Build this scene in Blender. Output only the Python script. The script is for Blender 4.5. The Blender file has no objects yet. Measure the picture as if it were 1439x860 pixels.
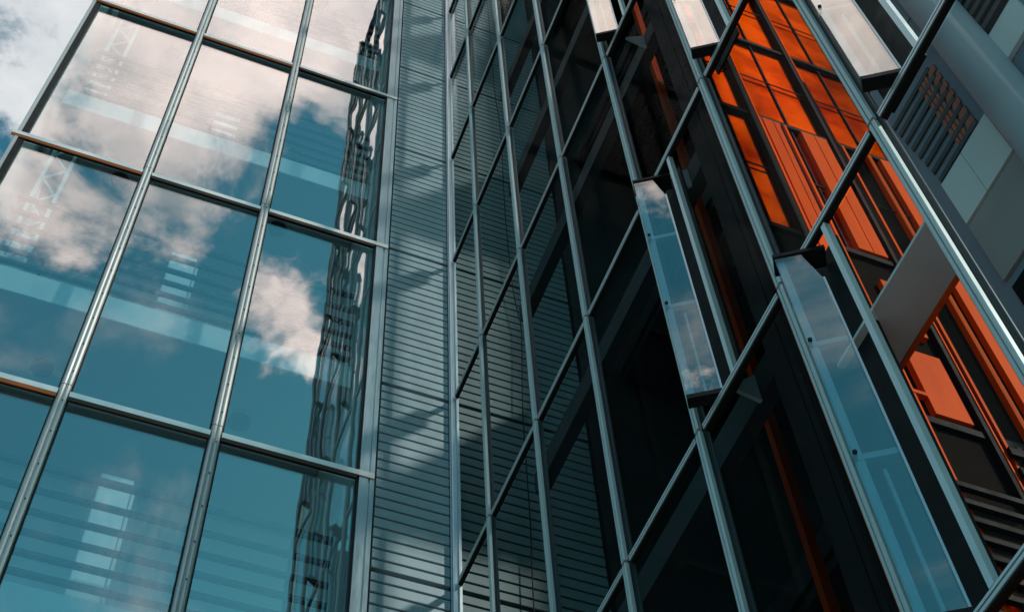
import bpy, bmesh, math, random
from mathutils import Vector, Matrix
R = math.radians
random.seed(7)
C = bpy.context.scene.collection
scene = bpy.context.scene

# ------------------------------------------------------------------ camera
cam_d = bpy.data.cameras.new("camera")
cam_d.lens = 50.35
cam_d.sensor_width = 36.0
cam_d.clip_start = 0.05
cam_d.clip_end = 5000
cam = bpy.data.objects.new("camera", cam_d)
C.objects.link(cam)
right = Vector((0.93111798, -0.36212653, -0.04340139))
up = Vector((-0.28581812, -0.79842313, 0.52993254))
fwd = Vector((0.22655531, 0.48102482, 0.84692846))
m = Matrix((right, up, -fwd)).transposed().to_4x4()
m.translation = Vector((-2.852, -7.646, 1.6))
cam.matrix_world = m
scene.camera = cam

# ------------------------------------------------------------------ sky
SUN_ELEV, SUN_DIR = 36.0, Vector((0.80, -1.0, 0)).normalized()      # horizontal direction towards the sun
world = bpy.data.worlds.new("World")
scene.world = world
world.use_nodes = True
nt = world.node_tree
N, L = nt.nodes, nt.links
N.clear()
def node(t, **kw):
    n = N.new(t)
    for k, v in kw.items(): setattr(n, k, v)
    return n
def mth(op, a, b=None, clamp=False):
    n = node('ShaderNodeMath', operation=op, use_clamp=clamp)
    for i, v in enumerate((a, b)):
        if v is None: continue
        if isinstance(v, (int, float)): n.inputs[i].default_value = v
        else: L.new(v, n.inputs[i])
    return n.outputs[0]
def mixc(fac, a, b, mode='MIX'):
    n = node('ShaderNodeMix', data_type='RGBA', blend_type=mode)
    for i, v in ((0, fac), (6, a), (7, b)):
        if isinstance(v, (int, float)): n.inputs[i].default_value = v
        elif isinstance(v, tuple): n.inputs[i].default_value = (*v, 1)
        else: L.new(v, n.inputs[i])
    return n.outputs[2]
sky = node('ShaderNodeTexSky', sky_type='NISHITA', sun_disc=False)
sky.sun_elevation = R(SUN_ELEV)
sky.sun_rotation = math.atan2(SUN_DIR.x, SUN_DIR.y)
sky.air_density, sky.dust_density, sky.ozone_density = 1.0, 0.6, 3.0
tc = node('ShaderNodeTexCoord')
sep = node('ShaderNodeSeparateXYZ')
L.new(tc.outputs['Generated'], sep.inputs[0])
X, Y, Z = sep.outputs
den = mth('ADD', mth('MAXIMUM', Z, 0.0), 0.12)
comb = node('ShaderNodeCombineXYZ')
L.new(mth('DIVIDE', X, den), comb.inputs[0])
L.new(mth('DIVIDE', Y, den), comb.inputs[1])
comb.inputs[2].default_value = 3.7
def noise(scale, detail, rough, off=(0, 0, 0), dist=0.0):
    mp = node('ShaderNodeMapping')
    mp.inputs['Location'].default_value = off
    L.new(comb.outputs[0], mp.inputs[0])
    n = node('ShaderNodeTexNoise')
    n.inputs['Scale'].default_value = scale
    n.inputs['Detail'].default_value = detail
    n.inputs['Roughness'].default_value = rough
    n.inputs['Distortion'].default_value = dist
    L.new(mp.outputs[0], n.inputs['Vector'])
    return n.outputs['Fac']
n1 = noise(8.0, 12, 0.60, (8.2, 1.1, 0.0), 0.25)
n2 = noise(7.0, 8, 0.6, (4.1, 0.4, 2.0))
# a cloud deck overhead that thins out towards lower elevations
cov = mth('ADD', mth('MULTIPLY', mth('SUBTRACT', n1, 0.5), 3.0), mth('MULTIPLY', mth('SUBTRACT', Z, 0.861), 7.0))
cov = mth('ADD', cov, mth('MULTIPLY', mth('MAXIMUM', Y, 0.0), 0.30))
cov = mth('ADD', cov, mth('MULTIPLY', mth('SUBTRACT', n2, 0.5), 1.5))
mr = node('ShaderNodeMapRange', interpolation_type='SMOOTHSTEP')
mr.inputs[1].default_value, mr.inputs[2].default_value = -0.16, 0.26
L.new(cov, mr.inputs[0])
n3 = noise(4.2, 9, 0.62, (2.2, 5.3, 1.0), 0.5)                         # thin wisps below the deck
wz = node('ShaderNodeMapRange', interpolation_type='SMOOTHSTEP')
wz.inputs[1].default_value, wz.inputs[2].default_value, wz.inputs[4].default_value = 0.50, 0.74, 0.38
L.new(n3, wz.inputs[0])
mask = mth('MAXIMUM', mr.outputs[0], wz.outputs[0])
shade = node('ShaderNodeMapRange')
shade.inputs[1].default_value, shade.inputs[2].default_value = 0.33, 0.62
L.new(n2, shade.inputs[0])
nf = node('ShaderNodeMapRange', interpolation_type='SMOOTHSTEP')        # the north half of the deck turns its shaded side to us
nf.inputs[1].default_value, nf.inputs[2].default_value = -0.05, 0.25
L.new(Y, nf.inputs[0])
ccol = mixc(shade.outputs[0], (4.6, 5.0, 5.3), mixc(nf.outputs[0], (16.5, 13.3, 12.3), (7.3, 7.4, 7.5)))
clear = mixc(1.0, sky.outputs[0], (0.42, 1.24, 1.00), 'MULTIPLY')
col = mixc(mask, clear, ccol)
bg = node('ShaderNodeBackground')
bg.inputs['Strength'].default_value = 0.10
L.new(col, bg.inputs[0])
out = node('ShaderNodeOutputWorld')
L.new(bg.outputs[0], out.inputs[0])

# ------------------------------------------------------------------ sun
sd = bpy.data.lights.new("sun", 'SUN')
sd.energy = 3.0
sd.angle = R(2.6)
sd.color = (1.0, 0.86, 0.74)
sun = bpy.data.objects.new("sun", sd)
C.objects.link(sun)
sv = Vector((SUN_DIR.x * math.cos(R(SUN_ELEV)), SUN_DIR.y * math.cos(R(SUN_ELEV)), math.sin(R(SUN_ELEV))))
sun.rotation_euler = sv.to_track_quat('Z', 'Y').to_euler()
sun.location = (10, -20, 30)

vs = scene.view_settings
vs.view_transform = 'Standard'
vs.look = 'None'
vs.gamma = 1
vs.use_curve_mapping = False
vs.exposure = 0.30
scene.cycles.transparent_max_bounces = 40
scene.cycles.max_bounces = 14
scene.cycles.glossy_bounces = 8
scene.cycles.sample_clamp_indirect = 6

# ------------------------------------------------------------------ materials
def mat(name):
    mm = bpy.data.materials.new(name)
    mm.use_nodes = True
    t = mm.node_tree
    return mm, t, t.nodes['Principled BSDF']
def plain(name, color, rough=0.5, metal=0.0, var=0.12, scale=6.0, bump=0.0, coat=0.0, stretch=(1, 1, 1)):
    mm, t, b = mat(name)
    tcn = t.nodes.new('ShaderNodeTexCoord')
    mp = t.nodes.new('ShaderNodeMapping')
    mp.inputs['Scale'].default_value = stretch
    t.links.new(tcn.outputs['Object'], mp.inputs[0])
    n = t.nodes.new('ShaderNodeTexNoise')
    n.inputs['Scale'].default_value = scale
    n.inputs['Detail'].default_value = 6
    n.inputs['Roughness'].default_value = 0.65
    t.links.new(mp.outputs[0], n.inputs['Vector'])
    mx = t.nodes.new('ShaderNodeMix'); mx.data_type = 'RGBA'
    mx.inputs[6].default_value = (*[max(0, c * (1 - var)) for c in color], 1)
    mx.inputs[7].default_value = (*[min(1, c * (1 + var)) for c in color], 1)
    t.links.new(n.outputs['Fac'], mx.inputs[0])
    t.links.new(mx.outputs[2], b.inputs['Base Color'])
    mrr = t.nodes.new('ShaderNodeMapRange')
    mrr.inputs[1].default_value, mrr.inputs[2].default_value = 0.3, 0.7
    mrr.inputs[3].default_value, mrr.inputs[4].default_value = max(0.02, rough * 0.85), min(1, rough * 1.2)
    t.links.new(n.outputs['Fac'], mrr.inputs[0])
    t.links.new(mrr.outputs[0], b.inputs['Roughness'])
    b.inputs['Metallic'].default_value = metal
    if coat:
        b.inputs['Coat Weight'].default_value = coat
        b.inputs['Coat Roughness'].default_value = 0.04
    if bump:
        bp = t.nodes.new('ShaderNodeBump')
        bp.inputs['Strength'].default_value = bump
        bp.inputs['Distance'].default_value = 0.01
        t.links.new(n.outputs['Fac'], bp.inputs['Height'])
        t.links.new(bp.outputs[0], b.inputs['Normal'])
    return mm
def glass(name, tint, base, power, refl=(1, 1, 1), wave=0.0, wscale=1.2, stretch=(1, 1, 0.35), rough=0.0, graze=None):
    """coated architectural glass: part mirror, part tinted see-through; more mirror at grazing angles"""
    mm, t, b = mat(name)
    t.nodes.remove(b)
    o = t.nodes['Material Output']
    lw = t.nodes.new('ShaderNodeLayerWeight')
    lw.inputs['Blend'].default_value = 0.5                   # Facing = 1 - |cos|
    pw = t.nodes.new('ShaderNodeMath'); pw.operation = 'POWER'
    t.links.new(lw.outputs['Facing'], pw.inputs[0]); pw.inputs[1].default_value = power
    mr_ = t.nodes.new('ShaderNodeMapRange')
    mr_.inputs[3].default_value, mr_.inputs[4].default_value = base, 1.0
    t.links.new(pw.outputs[0], mr_.inputs[0])
    fac = mr_.outputs[0]
    if graze:
        ga = t.nodes.new('ShaderNodeMapRange'); ga.interpolation_type = 'SMOOTHSTEP'
        ga.inputs[1].default_value, ga.inputs[2].default_value, ga.inputs[3].default_value, ga.inputs[4].default_value = graze[0], graze[1], base, graze[2]
        t.links.new(lw.outputs['Facing'], ga.inputs[0]); fac = ga.outputs[0]
    tr = t.nodes.new('ShaderNodeBsdfTransparent'); tr.inputs[0].default_value = (*tint, 1)
    gl = t.nodes.new('ShaderNodeBsdfGlossy'); gl.inputs['Color'].default_value = (*refl, 1)
    gl.inputs['Roughness'].default_value = rough
    mx = t.nodes.new('ShaderNodeMixShader')
    t.links.new(fac, mx.inputs[0]); t.links.new(tr.outputs[0], mx.inputs[1]); t.links.new(gl.outputs[0], mx.inputs[2])
    t.links.new(mx.outputs[0], o.inputs['Surface'])
    if wave:
        tcn = t.nodes.new('ShaderNodeTexCoord')
        mp = t.nodes.new('ShaderNodeMapping'); mp.inputs['Scale'].default_value = stretch
        t.links.new(tcn.outputs['Object'], mp.inputs[0])
        n = t.nodes.new('ShaderNodeTexNoise'); n.inputs['Scale'].default_value = wscale; n.inputs['Detail'].default_value = 0.0
        t.links.new(mp.outputs[0], n.inputs['Vector'])
        bp = t.nodes.new('ShaderNodeBump'); bp.inputs['Strength'].default_value = 1.0; bp.inputs['Distance'].default_value = wave
        t.links.new(n.outputs['Fac'], bp.inputs['Height'])
        t.links.new(bp.outputs[0], gl.inputs['Normal'])
    return mm

M = {}
M['office_glass'] = glass('office glass', (0.82, 0.95, 0.98), 0.23, 4.0, (1.0, 0.98, 0.97), wave=0.0022, wscale=1.1)
M['wavy_glass'] = glass('wavy office glass', (0.82, 0.95, 0.98), 0.23, 4.0, (1.0, 0.98, 0.97), wave=0.0006, wscale=3.6, stretch=(1.2, 1, 0.8))
M['atrium_glass'] = glass('atrium glass', (0.89, 0.91, 0.915), 0.003, 13.0, graze=(0.835, 0.890, 0.9))
M['vane_glass'] = glass('vane glass', (0.76, 0.86, 0.88), 0.19, 4.0, (1.0, 0.97, 0.91))
M['clear_metal'] = plain('brushed aluminium', (0.44, 0.46, 0.465), 0.50, 0.75, 0.22, 5, stretch=(6, 6, 0.6))
M['steel'] = plain('anodised steel', (0.42, 0.53, 0.57), 0.34, 0.85, 0.12, 5, stretch=(6, 6, 0.6))
M['cap_metal'] = plain('bright mullion cap', (0.46, 0.53, 0.55), 0.55, 0.4, 0.18, 5, stretch=(6, 6, 0.6))
M['body_metal'] = plain('shade-darkened mullion body', (0.035, 0.055, 0.063), 0.38, 0.4, 0.15, 5, stretch=(6, 6, 0.6))  # sky reflected on the cap, shade on the sides: put into two tones
M['pale_metal'] = plain('pale coated metal', (0.60, 0.66, 0.68), 0.42, 0.4, 0.08, 6)
M['dark_metal'] = plain('dark gasket metal', (0.010, 0.010, 0.011), 0.55, 0.0, 0.2, 8)
M['dark_metal'].node_tree.nodes['Principled BSDF'].inputs['Specular IOR Level'].default_value = 0.15
M['black'] = plain('black rubber', (0.012, 0.012, 0.013), 0.6)
M['transom_metal'] = plain('bright aluminium nosing', (0.80, 0.77, 0.75), 0.36, 0.55, 0.10, 5)
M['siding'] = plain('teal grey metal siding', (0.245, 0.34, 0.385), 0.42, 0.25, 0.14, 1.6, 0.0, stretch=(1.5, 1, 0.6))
M['siding_shaded'] = plain('shade-darkened metal siding', (0.07, 0.12, 0.135), 0.45, 0.3, 0.16, 1.6, 0.0, stretch=(1.5, 1, 0.6))  # same siding; its darker colour carries the dimness behind the glass
M['reflection_lip'] = plain('lip with painted warm reflection', (0.50, 0.10, 0.025), 0.40, 0.4, 0.3, 1.2)  # warm sunset reflection painted as the lip's own colour
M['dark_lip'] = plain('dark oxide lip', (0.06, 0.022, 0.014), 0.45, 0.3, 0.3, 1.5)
M['beam'] = plain('dark painted steel', (0.026, 0.038, 0.043), 0.55, 0.0, 0.15, 3)
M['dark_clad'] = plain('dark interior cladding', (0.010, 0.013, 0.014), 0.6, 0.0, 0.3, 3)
M['soffit'] = plain('grey soffit plaster', (0.42, 0.44, 0.45), 0.8, 0, 0.08, 2)
M['white'] = plain('white painted edge', (0.82, 0.84, 0.84), 0.6, 0, 0.04, 3)
M['rail'] = plain('grey rail steel', (0.03, 0.035, 0.04), 0.5, 0.2)
M['back_wall'] = plain('grey interior wall', (0.66, 0.68, 0.69), 0.8, 0, 0.08, 1.5)
M['orange'] = plain('orange lacquered cladding', (0.95, 0.085, 0.0), 0.42, 0.0, 0.38, 2.2, 0.02, stretch=(5, 5, 0.8))
M['orange'].node_tree.nodes['Principled BSDF'].inputs['Specular IOR Level'].default_value = 0.02
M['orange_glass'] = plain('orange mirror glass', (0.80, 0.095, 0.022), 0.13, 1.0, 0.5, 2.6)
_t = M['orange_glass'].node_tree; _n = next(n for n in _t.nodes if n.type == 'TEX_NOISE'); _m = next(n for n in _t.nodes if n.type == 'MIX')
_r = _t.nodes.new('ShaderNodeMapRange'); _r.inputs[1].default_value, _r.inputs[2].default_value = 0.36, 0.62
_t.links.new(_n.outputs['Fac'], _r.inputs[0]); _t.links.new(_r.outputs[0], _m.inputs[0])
_m.inputs[6].default_value, _m.inputs[7].default_value = (0.30, 0.035, 0.010, 1), (0.92, 0.17, 0.05, 1)  # dark cloud reflections painted into the base colour as mottling
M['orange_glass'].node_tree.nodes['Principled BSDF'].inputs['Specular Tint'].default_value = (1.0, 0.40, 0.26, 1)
M['smoked'] = plain('smoked mirror glass', (0.02, 0.015, 0.013), 0.10, 0.0, 0.3, 2.0)
M['smoked'].node_tree.nodes['Principled BSDF'].inputs['Specular IOR Level'].default_value = 0.10
M['frame_dark'] = plain('dark window frame', (0.010, 0.008, 0.008), 0.6, 0.0, 0.2, 5)
M['frame_dark'].node_tree.nodes['Principled BSDF'].inputs['Specular IOR Level'].default_value = 0.05
for nm_, lv_ in (('smoked', 0.0), ('dark_clad', 0.06), ('beam', 0.08), ('black', 0.15), ('slat', 0.2)):
    if nm_ in M: M[nm_].node_tree.nodes['Principled BSDF'].inputs['Specular IOR Level'].default_value = lv_
M['grey_wall'] = plain('blue grey plaster', (0.27, 0.295, 0.36), 0.8, 0, 0.10, 3, 0.1)
M['brown_board'] = plain('taupe board', (0.44, 0.39, 0.38), 0.8, 0, 0.08, 4)
M['board'] = plain('pale grey board', (0.86, 0.90, 0.90), 0.7, 0, 0.04, 3)
M['soffit_grey'] = plain('mid grey soffit board', (0.66, 0.69, 0.70), 0.7, 0, 0.10, 4)
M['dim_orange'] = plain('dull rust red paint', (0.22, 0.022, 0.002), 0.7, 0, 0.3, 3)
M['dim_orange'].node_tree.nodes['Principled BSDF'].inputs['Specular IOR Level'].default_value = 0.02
M['tile'] = plain('painted orange window glow', (0.50, 0.13, 0.06), 0.6, 0, 0.25, 9)  # glow of lit windows painted as plain colour, no emission
M['slat'] = plain('dark slat', (0.045, 0.065, 0.075), 0.6)
M['column'] = plain('smooth concrete', (0.42, 0.47, 0.53), 0.75, 0, 0.10, 4, 0.1)
M['paving'] = plain('grey paving', (0.16, 0.16, 0.155), 0.85, 0, 0.25, 2.0, 0.3)

# ------------------------------------------------------------------ mesh helpers
class MB:
    def __init__(s): s.bm = bmesh.new()
    def box(s, a, b):
        x0, y0, z0 = a; x1, y1, z1 = b
        v = [s.bm.verts.new(p) for p in ((x0, y0, z0), (x1, y0, z0), (x1, y1, z0), (x0, y1, z0), (x0, y0, z1), (x1, y0, z1), (x1, y1, z1), (x0, y1, z1))]
        for f in ((0, 3, 2, 1), (4, 5, 6, 7), (0, 1, 5, 4), (1, 2, 6, 5), (2, 3, 7, 6), (3, 0, 4, 7)):
            s.bm.faces.new([v[i] for i in f])
        return s
    def prism(s, pts, axis, a, b):
        """2-D outline swept along an axis ('z': pts are x,y; 'y': x,z; 'x': y,z)"""
        f = {'z': lambda p, t: (p[0], p[1], t), 'y': lambda p, t: (p[0], t, p[1]), 'x': lambda p, t: (t, p[0], p[1])}[axis]
        v0 = [s.bm.verts.new(f(p, a)) for p in pts]; v1 = [s.bm.verts.new(f(p, b)) for p in pts]
        n = len(pts)
        for i in range(n): s.bm.faces.new((v0[i], v0[(i + 1) % n], v1[(i + 1) % n], v1[i]))
        s.bm.faces.new(v0[::-1]); s.bm.faces.new(v1)
        return s
    def bar(s, p, q, w, h=None, sides=4):
        p, q = Vector(p), Vector(q); d = (q - p).normalized()
        ref = Vector((0, 0, 1)) if abs(d.z) < 0.9 else Vector((1, 0, 0))
        u = d.cross(ref).normalized(); v = d.cross(u).normalized()
        h = w if h is None else h
        rings = []
        for c in (p, q):
            ring = []
            for i in range(sides):
                a = 2 * math.pi * (i + 0.5) / sides
                k = 0.5 / math.cos(math.pi / sides) if sides == 4 else 0.5
                ring.append(s.bm.verts.new(c + u * math.cos(a) * w * k + v * math.sin(a) * h * k))
            rings.append(ring)
        for i in range(sides):
            s.bm.faces.new((rings[0][i], rings[0][(i + 1) % sides], rings[1][(i + 1) % sides], rings[1][i]))
        s.bm.faces.new(rings[0][::-1]); s.bm.faces.new(rings[1])
        return s
    def build(s, name, material, parent=None, smooth=False, bevel=0.0):
        bmesh.ops.recalc_face_normals(s.bm, faces=s.bm.faces)
        if bevel:
            bmesh.ops.bevel(s.bm, geom=list(s.bm.edges), offset=bevel, segments=2, affect='EDGES', clamp_overlap=True)
        me = bpy.data.meshes.new(name); s.bm.to_mesh(me); s.bm.free()
        me.materials.append(M[material])
        if smooth:
            for p in me.polygons: p.use_smooth = True
        o = bpy.data.objects.new(name, me); C.objects.link(o)
        if parent is not None: o.parent = parent
        return o
def tag(o, label, cat, group=None):
    o['label'] = label; o['category'] = cat
    if group: o['group'] = group
    return o
def thing(name, label, cat, group=None):
    o = bpy.data.objects.new(name, None); C.objects.link(o)
    o.empty_display_size = 0.3
    return tag(o, label, cat, group)
def copy_tree(o, parent, dz):
    c = o.copy(); C.objects.link(c)
    if parent is not None: c.parent = parent
    c.location = o.location + Vector((0, 0, dz))
    for ch in o.children:
        d = ch.copy(); C.objects.link(d); d.parent = c
    return c

# ------------------------------------------------------------------ ground
g = MB().box((-400, -400, -0.3), (400, 400, 0.0)).build('ground', 'paving'); g['kind'] = 'structure'

# ================================================================== office building (left)
LX = [-4.764, -3.420, -2.123, -0.775]           # mullion centres
LZ0, LP = 11.462, 4.0418                        # transom height of row 0, storey height
GY = 0.055                                      # glass plane
office = thing('glass_office_building', 'office building with big teal panes reflecting clouds, left of the ribbed grey wall', 'building')
TOP = 36.4
# mullions: rounded twin ribs with a seam and small screws
def office_mullion(x):
    w = 0.048
    pts = [(x - w, GY - 0.002), (x - w, 0.022), (x - w + 0.010, 0.006), (x - 0.020, 0.0), (x - 0.005, 0.006), (x - 0.004, 0.022),
           (x + 0.004, 0.022), (x + 0.005, 0.006), (x + 0.020, 0.0), (x + w - 0.010, 0.006), (x + w, 0.022), (x + w, GY - 0.002)]
    o = None
    mb = MB()
    for k in range(-3, 7):                      # one length per storey with a thin joint
        z0 = max(0.0, LZ0 + LP * k + 0.13); z1 = min(TOP, LZ0 + LP * (k + 1) + 0.12)
        if z1 > z0: mb.prism(pts, 'z', z0, z1)
    o = mb.build('mullion', 'clear_metal', office)
    z = 8.0; first = None
    while z < 20:
        if first is None:
            first = MB().bar((0, 0.0015, 0), (0, -0.003, 0), 0.014, sides=8).build('screw', 'black', o); first.location = (x + 0.012, 0, z)
        else:
            q = first.copy(); C.objects.link(q); q.parent = o; q.location = (x + 0.012, 0, z)
        z += 0.42
    ga = MB().box((x + w + 0.001, 0.03, 0), (x + w + 0.013, GY - 0.003, TOP)).box((x - w - 0.013, 0.03, 0), (x - w - 0.001, GY - 0.003, TOP))
    ga.build('gasket', 'black', o)
for x in LX[1:3]: office_mullion(x)
# left end mullion and corner post by the ribbed wall
x = LX[0]
e = MB().prism([(x - 0.05, GY + 0.08), (x - 0.05, 0.02), (x - 0.04, 0.0), (x - 0.005, 0.0), (x - 0.005, GY - 0.002), (x - 0.005, GY + 0.08)], 'z', 0, TOP).build('end_mullion', 'clear_metal', office)
MB().box((x - 0.003, 0.012, 0), (x + 0.055, GY - 0.003, TOP)).build('gasket', 'dark_metal', e)
p = MB().prism([(-0.845, GY - 0.002), (-0.845, 0.0), (-0.765, 0.0), (-0.760, 0.014), (-0.752, 0.014), (-0.747, 0.0), (-0.708, 0.0), (-0.708, 0.14), (-0.845, 0.14)], 'z', 0, TOP).build('corner_post', 'steel', office)
MB().box((-0.865, 0.02, 0), (-0.847, GY - 0.003, TOP)).build('gasket', 'black', p)
# transoms and panes
for k in range(-2, 7):
    z = LZ0 + LP * k
    if z > TOP - 0.2: continue
    for b in range(3):
        xa = LX[b] + (0.050 if b else -0.085); xb = LX[b + 1] - 0.050 if b < 2 else -0.712
        yf = -0.012 if b in (0, 2) else -0.006
        prof = [(yf + 0.004, z - 0.036), (yf + 0.014, z - 0.040), (yf + 0.014, z + 0.034), (yf + 0.006, z + 0.034), (yf, z + 0.026)]
        tray = [(yf + 0.015, z - 0.044), (GY - 0.004, z - 0.044), (GY - 0.004, z + 0.030), (yf + 0.015, z + 0.030)]
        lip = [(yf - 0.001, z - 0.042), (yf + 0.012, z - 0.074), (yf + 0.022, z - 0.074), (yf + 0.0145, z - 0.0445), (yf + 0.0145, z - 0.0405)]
        mb = MB(); mt_ = MB(); ml = MB()
        if b == 0:
            mb.prism(prof, 'x', xa, xb); mt_.prism(tray, 'x', LX[0] + 0.058, xb); ml.prism(lip, 'x', xa, xb)
        elif b == 2:
            mb.prism(prof, 'x', xa, -0.868); mt_.prism(tray, 'x', xa, -0.868); ml.prism(lip, 'x', xa, -0.868)
            mb.box((-0.8675, yf, z - 0.040), (xb, -0.002, z + 0.030))
        else:
            mb.prism(prof, 'x', xa, xb); mt_.prism(tray, 'x', xa, xb); ml.prism(lip, 'x', xa, xb)
        tr = mb.build('transom', 'transom_metal', office)
        mt_.build('tray', 'dark_metal', tr); ml.build('lip', 'reflection_lip' if b == 0 and k >= 0 or b == 1 and k >= 2 else 'dark_lip', tr)  # painted warm reflection on upper left lips only, the rest stay dark
for k in range(-3, 7):
    z0 = max(0.05, LZ0 + LP * k + 0.032); z1 = min(TOP, LZ0 + LP * (k + 1) - 0.05)
    if z1 < z0 + 0.3: continue
    for b in range(3):
        xa = LX[b] + 0.052; xb = LX[b + 1] - 0.052 if b < 2 else -0.850
        tilt = random.uniform(-0.003, 0.003); sw = random.uniform(-0.003, 0.003)
        o = MB().box((xa - (xa + xb) / 2, -0.004, 0), ((xb - xa) / 2, 0.004, z1 - z0)).build('window_pane', 'wavy_glass' if b == 2 else 'office_glass', office)
        o.location = ((xa + xb) / 2, GY + 0.007, z0); o.rotation_euler = (tilt if b < 2 else 0, 0, sw if b < 2 else 0)
# floors: slab with pale edge, grey soffit, railing, round ceiling lights
YS = 0.50
for k in range(-2, 6):
    zb = 13.40 + LP * k
    sl = MB().box((-4.66, YS + 0.012, zb), (-0.87, 2.59, zb + 0.36)).build('floor_slab', 'soffit', office)
    MB().box((-4.66, YS, zb - 0.005), (-0.87, YS + 0.010, zb + 0.375)).build('slab_edge', 'white', sl)
    for lx in (-3.79, -1.80):
        MB().bar((lx, 1.27, zb - 0.001), (lx, 1.27, zb - 0.03), 0.22, sides=20).build('ceiling_light', 'rail', sl)
    rl = MB()
    for i, dz in enumerate((0.52, 0.73, 0.96, 1.20, 1.46, 1.75)):
        rl.box((-4.60, YS + 0.03, zb + dz), (-0.90, YS + 0.075, zb + dz + (0.062 if i == 5 else 0.045)))
    for px in (-4.1, -1.25):
        rl.box((px, YS + 0.08, zb + 0.37), (px + 0.03, YS + 0.11, zb + 1.75))
    rl.build('railing', 'rail', office)
MB().box((-4.70, 2.6, 0), (-0.87, 2.75, TOP)).build('back_wall', 'back_wall', office)
MB().box((-0.86, 0.145, 0), (-0.80, 5.89, TOP)).build('side_wall', 'back_wall', office)
MB().box((-4.81, 0.16, 0), (-4.775, 5.89, TOP)).build('end_wall', 'back_wall', office)
MB().box((-4.85, -0.05, TOP + 0.002), (-0.70, 6.1, TOP + 0.35)).build('roof', 'soffit', office)

# cabinets and mast behind the railings
for i, zf in enumerate((13.40 + 0.362, 13.40 - LP + 0.362, 13.40 + LP + 0.362)):
    t = thing('tall_cabinet', ['tall narrow white cabinet behind the railing in the middle office storey',
                               'tall narrow white cabinet behind the railing in the lowest office storey in view',
                               'tall narrow white cabinet behind the railing in the top office storey, faint under clouds'][i], 'cabinet', 'white cabinets behind the office glass')
    t.location = (-2.79, 1.2, zf)
    MB().box((-0.15, 0, 0), (0.15, 0.4, 2.30)).build('carcass', 'white', t, bevel=0.006)
    MB().box((-0.142, -0.022, 0.05), (0.142, -0.002, 2.25)).build('door', 'board', t, bevel=0.004)
    MB().box((0.155, -0.03, 0.0), (0.185, 0.02, 2.18)).build('edge_post', 'white', t)
for i, zf in enumerate((13.40 + 0.362, 13.40 - LP + 0.362, 13.40 + LP + 0.362)):
    t = thing('lattice_mast', ['pale lattice mast at the left end of the middle office storey',
                               'pale lattice mast at the left end of the lowest office storey',
                               'pale lattice mast at the left end of the top office storey'][i], 'mast', 'lattice masts at the office end')
    t.location = (-4.45, 1.0, zf)
    for dx in (-0.12, 0.12):
        MB().box((dx - 0.02, -0.02, 0), (dx + 0.02, 0.02, 3.6)).build('upright', 'white', t)
    zz = MB()
    for j in range(12):
        s = 1 if j % 2 else -1
        zz.bar((-0.1 * s, 0, j * 0.3), (0.1 * s, 0, j * 0.3 + 0.3), 0.022)
    zz.build('bracing', 'white', t)
    MB().box((-0.09, 0.03, 0.1), (0.09, 0.06, 1.5)).build('infill_panel', 'white', t)

# ================================================================== ribbed wall between the two glass fronts
RZ0, RP = 10.2986, 2.6
core = thing('ribbed_stair_core', 'stair core of grey metal with fine horizontal grooves between the two glass fronts', 'building')
def siding(x0, x1, k, mt):
    z0 = RZ0 + RP * k; n = 20; h = RP / n
    z0 = z0 + 0.0
    mb = MB()
    for i in range(n):
        a = z0 + i * h + (0.022 if i == 0 else 0.006); b = z0 + (i + 1) * h - (0.022 if i == n - 1 else 0.006)
        if b < 0.02: continue
        mb.prism([(0.055, max(a, 0.0)), (0.006, max(a, 0.0) + 0.004), (0.0, max(a, 0.0) + 0.010), (0.0, b - 0.008), (0.006, b - 0.002), (0.055, b)], 'x', x0, x1)
    return mb.build('siding_panel', mt, core)
for k in range(-3, 10):
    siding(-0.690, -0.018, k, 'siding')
    siding(-0.014, 1.46, k, 'siding_shaded')
MB().box((-0.698, 0.057, 0), (6.0, 0.35, TOP)).build('wall', 'black', core)
MB().box((1.475, -0.05, 0), (1.60, 0.052, TOP)).build('edge_post', 'dark_metal', core)
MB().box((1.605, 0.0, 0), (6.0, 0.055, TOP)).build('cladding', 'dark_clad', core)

# ================================================================== atrium building (right)
RY = [0.0, -0.811, -1.803, -2.787, -3.772, -4.745, -5.702, -6.68]
GX = 0.06
atrium = thing('glazed_atrium_building', 'atrium building on the right with slanting dark glass front, silver mullions and teal vent flaps', 'building')
RTOP = 36.3
def atrium_mullion(y):
    cap = [(0.026, y - 0.018), (0.024, y - 0.025), (0.003, y - 0.024), (0.0, y - 0.018), (0.0, y - 0.004), (0.010, y - 0.002), (0.010, y + 0.002),
           (0.0, y + 0.004), (0.0, y + 0.018), (0.003, y + 0.024), (0.024, y + 0.025), (0.026, y + 0.018)]
    body = [(GX - 0.002, y - 0.042), (0.050, y - 0.042), (0.048, y - 0.032), (0.042, y - 0.031), (0.040, y - 0.019), (0.027, y - 0.018),
            (0.027, y + 0.018), (0.040, y + 0.019), (0.042, y + 0.031), (0.048, y + 0.032), (0.050, y + 0.042), (GX - 0.002, y + 0.042)]
    mb = MB()
    for k in range(-4, 10):
        z0 = max(0, RZ0 + RP * k + 0.012); z1 = min(RTOP, RZ0 + RP * (k + 1) - 0.012)
        if z1 > z0: mb.prism(cap, 'z', z0, z1)
    o = mb.build('mullion', 'cap_metal', atrium)
    MB().prism(body, 'z', 0, RTOP).build('mullion_body', 'body_metal', o)
for y in RY[1:]: atrium_mullion(y)
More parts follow.
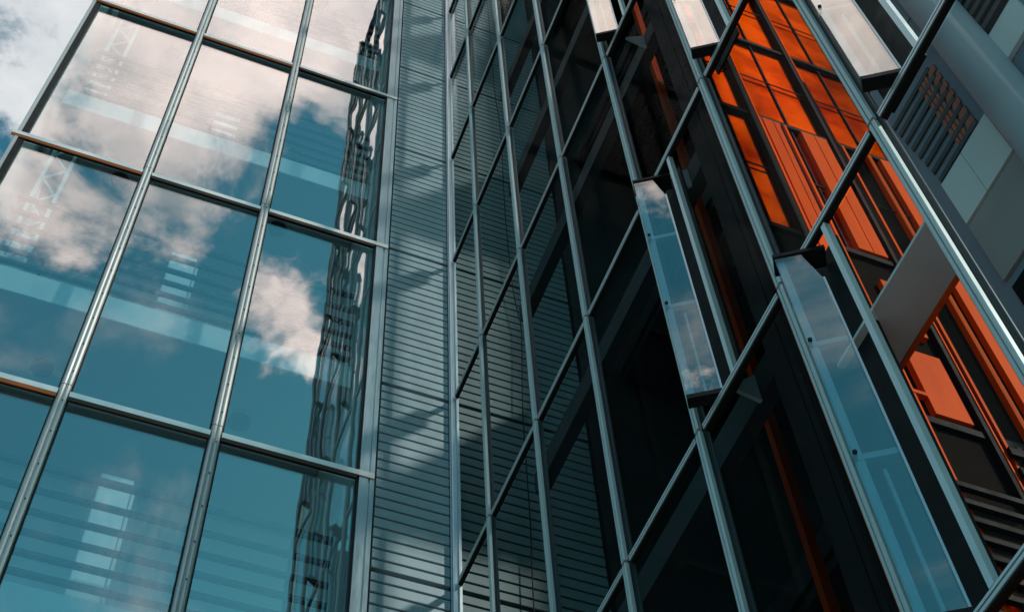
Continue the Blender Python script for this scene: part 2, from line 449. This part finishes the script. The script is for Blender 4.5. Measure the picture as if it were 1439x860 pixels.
# the mullion in the corner stands against the ribbed wall
y = -0.045
MB().prism([(GX - 0.002, y + 0.045), (0.0 - 0.012, y + 0.045), (-0.012, y + 0.020), (0.0, y + 0.016), (0.0, y + 0.008), (-0.012, y + 0.004), (-0.012, y - 0.022), (0.0, y - 0.026), (0.03, y - 0.03), (0.035, y - 0.045), (GX - 0.002, y - 0.045)], 'z', 0, RTOP).build('mullion', 'steel', atrium)

fins = {4: [k for k in range(-3, 10) if k % 2], 5: [k for k in range(-3, 10) if k % 2 == 0], 6: [k for k in range(-3, 10) if k % 2]}
for b in range(7):
    ya = RY[b] - (0.0455 if b else 0.0915); yb = RY[b + 1] + 0.0455
    for k in range(-3, 10):
        z = RZ0 + RP * k
        prof = [(0.022, z - 0.030), (0.022, z + 0.014), (GX - 0.003, z + 0.018), (GX - 0.003, z - 0.034), (0.03, z - 0.034)]
        tr = MB().prism(prof, 'y', yb + 0.002, ya - 0.002).build('transom', 'dark_metal', atrium)
        MB().box((0.012, yb + 0.003, z + 0.000), (0.0215, ya - 0.003, z + 0.013)).box((0.015, yb + 0.003, z - 0.022), (0.0215, ya - 0.003, z - 0.006)).build('cover_strip', 'pale_metal', tr)
        z1 = z + RP
        fin = k in fins.get(b, ())
        yp = RY[b] - 0.435 if fin else ya
        MB().box((GX, yb, z + 0.038), (GX + 0.010, yp, z1 - 0.044)).build('window_pane', 'atrium_glass', atrium)

# opened vent flaps: tall glass vanes beside some mullions
def vent_flap(y, z):
    a = Vector((-0.12, y - 0.160, 0)); d = Vector((0.153, -0.100, 0)); n = Vector((-d.y, d.x, 0)).normalized()   # n: outwards is -n.x
    H = RP - 0.13
    w = d.length; u = d.normalized()
    nn = Vector((u.y, -u.x, 0))                     # towards the viewer's side
    if nn.y > 0: nn = -nn
    def P(s, t, zz): q = a + u * s + nn * t; return (q.x, q.y, zz)
    mb = MB()
    # pane with a chamfered upper outer corner
    outl = [(0, 0), (w, 0), (w, H - 0.24), (w - 0.055, H), (0, H)]
    v0 = [mb.bm.verts.new(P(s, -0.006, zz)) for s, zz in outl]; v1 = [mb.bm.verts.new(P(s, 0.006, zz)) for s, zz in outl]
    for i in range(5): mb.bm.faces.new((v0[i], v0[(i + 1) % 5], v1[(i + 1) % 5], v1[i]))
    mb.bm.faces.new(v0[::-1]); mb.bm.faces.new(v1)
    o = mb.build('vent_flap', 'vane_glass', atrium)
    o.location = (0, 0, z + 0.062)
    def slab(name, material, s0, s1, t0, t1, z0, z1):
        q = MB()
        lo = [q.bm.verts.new(P(s, t, z0)) for s, t in ((s0, t0), (s1, t0), (s1, t1), (s0, t1))]
        hi = [q.bm.verts.new(P(s, t, z1)) for s, t in ((s0, t0), (s1, t0), (s1, t1), (s0, t1))]
        for i in range(4): q.bm.faces.new((lo[i], lo[(i + 1) % 4], hi[(i + 1) % 4], hi[i]))
        q.bm.faces.new(lo[::-1]); q.bm.faces.new(hi)
        return q.build(name, material, o)
    slab('bottom_plate', 'dark_metal', -0.004, w + 0.02, -0.055, 0.014, -0.036, -0.001)
    slab('top_plate', 'dark_metal', -0.004, w + 0.07, -0.10, 0.014, H + 0.001, H + 0.026)
    slab('edge_strip', 'steel', w + 0.001, w + 0.012, -0.010, 0.010, 0.004, H - 0.25)
    slab('inner_stile', 'steel', w * 0.55, w * 0.62, -0.035, -0.012, 0.0, H * 0.33)
    slab('side_stile', 'steel', 0.012, 0.045, -0.030, -0.010, 0.0, H - 0.01)
    for f in (0.36, 0.69):
        slab('bracket', 'steel', 0.004, w, -0.040, -0.0075, H * f, H * f + 0.035)
        q = MB(); pc = Vector(P(0.016, 0.006, H * f + 0.03)); q.bar(pc, pc + nn * 0.012, 0.020, sides=12)
        q.build('bolt', 'black', o)
    # frame post of the fixed pane beside the vent, and a black sheet standing in for the opening's shade
    MB().box((0.025, y - 0.420, -0.03), (GX - 0.002, y - 0.388, RP - 0.10)).build('vent_post', 'pale_metal', o)
    if z < 12: MB().box((0.15, y - 0.345, 0.10), (0.165, y - 0.03, RP - 0.02)).build('vent_shade_sheet', 'black', o)
    return o
for b, ks in fins.items():
    first = None
    for k in ks:
        if first is None or (k >= 1 and k0 < 1): first = vent_flap(RY[b], RZ0 + RP * k); k0 = k
        else: copy_tree(first, atrium, RP * (k - k0))

# inner beams behind the glass, with gussets
for k in range(-2, 8):
    z = RZ0 + RP * k + 0.34
    o = MB().box((0.40, -4.25, z), (0.50, -0.9 - 0.0, z + 0.24)).build('inner_beam', 'beam', atrium)
    for y in (-3.90,):
        MB().prism([(0.20, z + 0.0), (0.39, z + 0.20), (0.39, z - 0.05)], 'y', y - 0.012, y + 0.012).build('gusset', 'pale_metal', o)
# dark ribbed ceilings over the inner hall
for k in range(0, 6):
    z = 9.0 + 5.2 * k
    mb = MB().box((1.92, -3.7, z), (5.9, -0.06, z + 0.25))
    for i in range(16):
        mb.box((1.96 + 0.25 * i, -3.69, z - 0.10), (2.04 + 0.25 * i, -0.08, z - 0.002))
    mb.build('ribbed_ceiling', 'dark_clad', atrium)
# slender orange posts in the dark hall
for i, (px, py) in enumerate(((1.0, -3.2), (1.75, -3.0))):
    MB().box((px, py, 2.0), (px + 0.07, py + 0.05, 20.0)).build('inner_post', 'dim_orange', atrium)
# soffit panel inside the glass between the two storeys
sp = MB().prism([(0.110, -4.80), (0.372, -4.80), (0.372, -5.52), (0.110, -5.70)], 'z', 6.955, 6.975).build('soffit_panel', 'soffit_grey', atrium)
for hy in (-4.95, -5.25):
    MB().bar((0.30, hy, 6.976), (0.30, hy, 9.4), 0.012, sides=8).build('hanger', 'dark_metal', sp)
    MB().box((0.27, hy - 0.02, 6.9765), (0.33, hy + 0.02, 6.99)).build('hanger_plate', 'beam', sp)
MB().box((0.374, -5.50, 6.94), (0.395, -4.80, 6.99)).build('trim', 'orange', sp)
# framed glass end wall; unseen back wall and roof made opaque to dim the hall
for x in (1.6, 3.1, 4.6, 6.05):
    MB().box((x - 0.04, -6.74, 0), (x + 0.04, -6.66, RTOP)).build('end_mullion', 'dark_metal', atrium)
for i, (xa, xb) in enumerate(((0.13, 1.555), (1.645, 3.055), (3.145, 4.555), (4.645, 6.005))):
    MB().box((xa, -6.70, 0.1), (xb, -6.69, RTOP)).build('end_pane', 'atrium_glass', atrium)
for y in (-5.2, -3.7, -2.2, -0.7):
    MB().box((6.01, y - 0.04, 0), (6.09, y + 0.04, RTOP)).build('back_mullion', 'dark_metal', atrium)
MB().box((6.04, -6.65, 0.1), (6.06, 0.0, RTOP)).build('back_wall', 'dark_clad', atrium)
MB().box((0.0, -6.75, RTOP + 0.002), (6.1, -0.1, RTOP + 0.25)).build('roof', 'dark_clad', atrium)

# ================================================================== orange inner facade
ow = thing('orange_inner_facade', 'orange clad inner facade with dark window frames behind the right glass front', 'facade')
YW = -4.55
MB().box((0.13, YW + 0.06, 2.0), (2.6, YW + 0.20, 15.6)).build('wall', 'frame_dark', ow)
VX = [0.135, 0.555, 1.175, 1.76, 2.5]
HZ = [3.86, 5.54, 7.21, 8.90, 10.62, 12.20, 13.88, 15.5]
for j in range(len(HZ) - 1):
    for i in range(len(VX) - 1):
        lower = HZ[j] < 8.5
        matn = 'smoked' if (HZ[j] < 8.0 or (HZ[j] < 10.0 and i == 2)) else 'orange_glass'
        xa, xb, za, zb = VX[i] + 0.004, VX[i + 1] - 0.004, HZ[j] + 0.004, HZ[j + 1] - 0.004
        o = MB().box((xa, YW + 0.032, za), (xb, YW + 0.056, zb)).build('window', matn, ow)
        o.rotation_euler = (0, 0, 0)
for i, x in enumerate(VX):
    w = 0.026 if i != 2 else 0.020
    f = MB().box((x - w, YW - 0.012, 2.0), (x + w, YW + 0.03, 15.6)).build('frame', 'frame_dark', ow)
    MB().box((x + w - 0.008, YW - 0.018, 2.0), (x + w + 0.002, YW - 0.013, 15.6)).build('edge_trim', 'orange', f)
for z in HZ:
    for i in range(len(VX) - 1):
        MB().box((VX[i] + 0.028, YW + 0.004, z - 0.026), (VX[i + 1] - 0.028, YW + 0.03, z + 0.026)).build('transom', 'frame_dark', ow)
for (xa, xb, za, zb) in ((0.62, 0.70, 2.0, 10.58), (0.708, 0.755, 2.0, 10.58), (0.785, 0.805, 2.0, 10.58), (1.55, 1.625, 2.0, 10.58), (1.633, 1.70, 2.0, 10.58), (1.44, 1.475, 2.0, 10.58), (1.86, 2.02, 2.0, 15.5), (2.03, 2.2, 2.0, 15.5), (0.92, 1.02, 8.94, 10.58), (1.028, 1.12, 8.94, 10.58), (0.88, 1.10, 7.26, 7.85), (0.96, 1.10, 8.05, 8.60), (0.585, 0.605, 2.0, 10.58), (1.24, 1.26, 5.6, 10.58), (0.61, 0.875, 7.40, 7.43)):
    yo = 0.004 if zb - za < 0.1 else 0.0
    MB().box((xa, YW - 0.008 - yo, za), (xb, YW + 0.031 - 2 * yo, zb)).build('cladding_strip', 'orange', ow)

for x in (0.345, 0.865, 1.47):
    MB().box((x - 0.005, YW + 0.020, 8.93), (x + 0.005, YW + 0.0315, 15.4)).build('glazing_bar', 'frame_dark', ow)
for z in (9.75, 11.4, 13.05):
    for i in range(3):
        MB().box((VX[i] + 0.03, YW + 0.012, z - 0.005), (VX[i + 1] - 0.03, YW + 0.0195, z + 0.005)).build('glazing_bar', 'frame_dark', ow)
# dark louvres crossing the lower cells of the orange facade
for j in range(11):
    z = 5.35 + 0.125 * j
    MB().box((0.585, YW - 0.05, z), (1.14, YW - 0.02, z + 0.034)).build('louvre_slat', 'frame_dark', ow)
for j in range(9):
    z = 5.75 + 0.16 * j
    MB().box((1.21, YW - 0.045, z), (1.52, YW - 0.02, z + 0.06)).build('louvre_slat', 'frame_dark', ow)
for x in (1.30, 1.42):
    MB().box((x, YW - 0.019, 5.65), (x + 0.03, YW + 0.0, 7.16)).build('louvre_post', 'frame_dark', ow)

# ================================================================== grey room at the far right
gw = thing('grey_partition_wall', 'blue grey partition wall with two pale boards and dark slats, far right behind glass', 'wall')
MB().box((0.80, -6.60, 2.0), (1.0, -5.13, 14.0)).build('wall', 'grey_wall', gw)
XW = 0.80
for (ya, yb) in ((-5.547, -5.350), (-5.786, -5.551)):
    MB().box((XW - 0.03, ya, 7.787), (XW - 0.002, yb, 8.210)).build('board', 'board', gw)
MB().box((XW - 0.02, -5.80, 7.25), (XW - 0.002, -5.345, 7.775)).build('panel', 'brown_board', gw)
MB().box((XW - 0.015, -6.2, 5.2), (XW - 0.002, -5.36, 7.17)).build('window', 'smoked', gw)
for i in range(8):
    z = 8.26 + i * 0.112
    MB().box((XW - 0.014, -5.715 + 0.006 * i, z), (XW - 0.004, -5.345 + 0.01 * i, z + 0.042)).build('slat', 'slat', gw)
    if i < 7:
        for (y0, y1) in ((-5.712, -5.655), (-5.635, -5.612), (-5.606, -5.582), (-5.576, -5.552)):
            MB().box((XW - 0.012, y0, z + 0.047), (XW - 0.003, y1, z + 0.108)).build('lit_tile', 'tile', gw)
for i in range(9):
    z = 8.66 + i * 0.10
    MB().box((XW - 0.04, -6.40, z), (XW - 0.004, -6.06, z + 0.05)).build('slat', 'slat', gw)
MB().box((XW - 0.03, -6.30, 8.30), (XW - 0.002, -6.055, 8.60)).build('board', 'board', gw)
for (jy0, jy1, jz) in ((-6.59, -5.14, 9.62), (-6.59, -5.14, 6.40)):
    MB().box((XW - 0.0025, jy0, jz), (XW - 0.0005, jy1, jz + 0.012)).build('joint', 'black', gw)
cb = MB(); cb.bar((0.72, -5.955, 2.0), (0.72, -5.955, 14.0), 0.25, sides=40)
col_ = cb.build('round_column', 'column', None, smooth=False)
for p_ in col_.data.polygons: p_.use_smooth = len(p_.vertices) == 4
tag(col_, 'round pale concrete column in front of the blue grey partition, upper right', 'column')

# black cable hanging in front of the ribbed wall behind the glass
pts = [(0.735, 27), (0.711, 24.5), (0.707, 20.8), (0.745, 19.4), (0.713, 17.0), (0.728, 15.35), (0.767, 14.78), (0.787, 14.36), (0.726, 12.93), (0.708, 11.3), (0.674, 10.0), (0.66, 7.0)]
def smooth_pts(p, n=6):
    r = []
    for i in range(len(p) - 1):
        a, b, c, d = p[max(i - 1, 0)], p[i], p[i + 1], p[min(i + 2, len(p) - 1)]
        for j in range(n):
            t = j / n
            r.append(tuple(0.5 * (2 * b[q] + (c[q] - a[q]) * t + (2 * a[q] - 5 * b[q] + 4 * c[q] - d[q]) * t * t + (3 * b[q] - a[q] - 3 * c[q] + d[q]) * t ** 3) for q in (0, 1)))
    return r + [p[-1]]
sm = smooth_pts(pts)
mb = MB(); prev = None
for x_, z_ in sm:
    ring = [mb.bm.verts.new((x_ + 0.007 * math.cos(a * math.pi / 3), -0.10 + 0.007 * math.sin(a * math.pi / 3), z_)) for a in range(6)]
    if prev:
        for a in range(6): mb.bm.faces.new((prev[a], prev[(a + 1) % 6], ring[(a + 1) % 6], ring[a]))
    prev = ring
cab = mb.build('hanging_cable', 'black')
tag(cab, 'thin black cable hanging down in front of the ribbed wall behind the dark glass', 'cable')
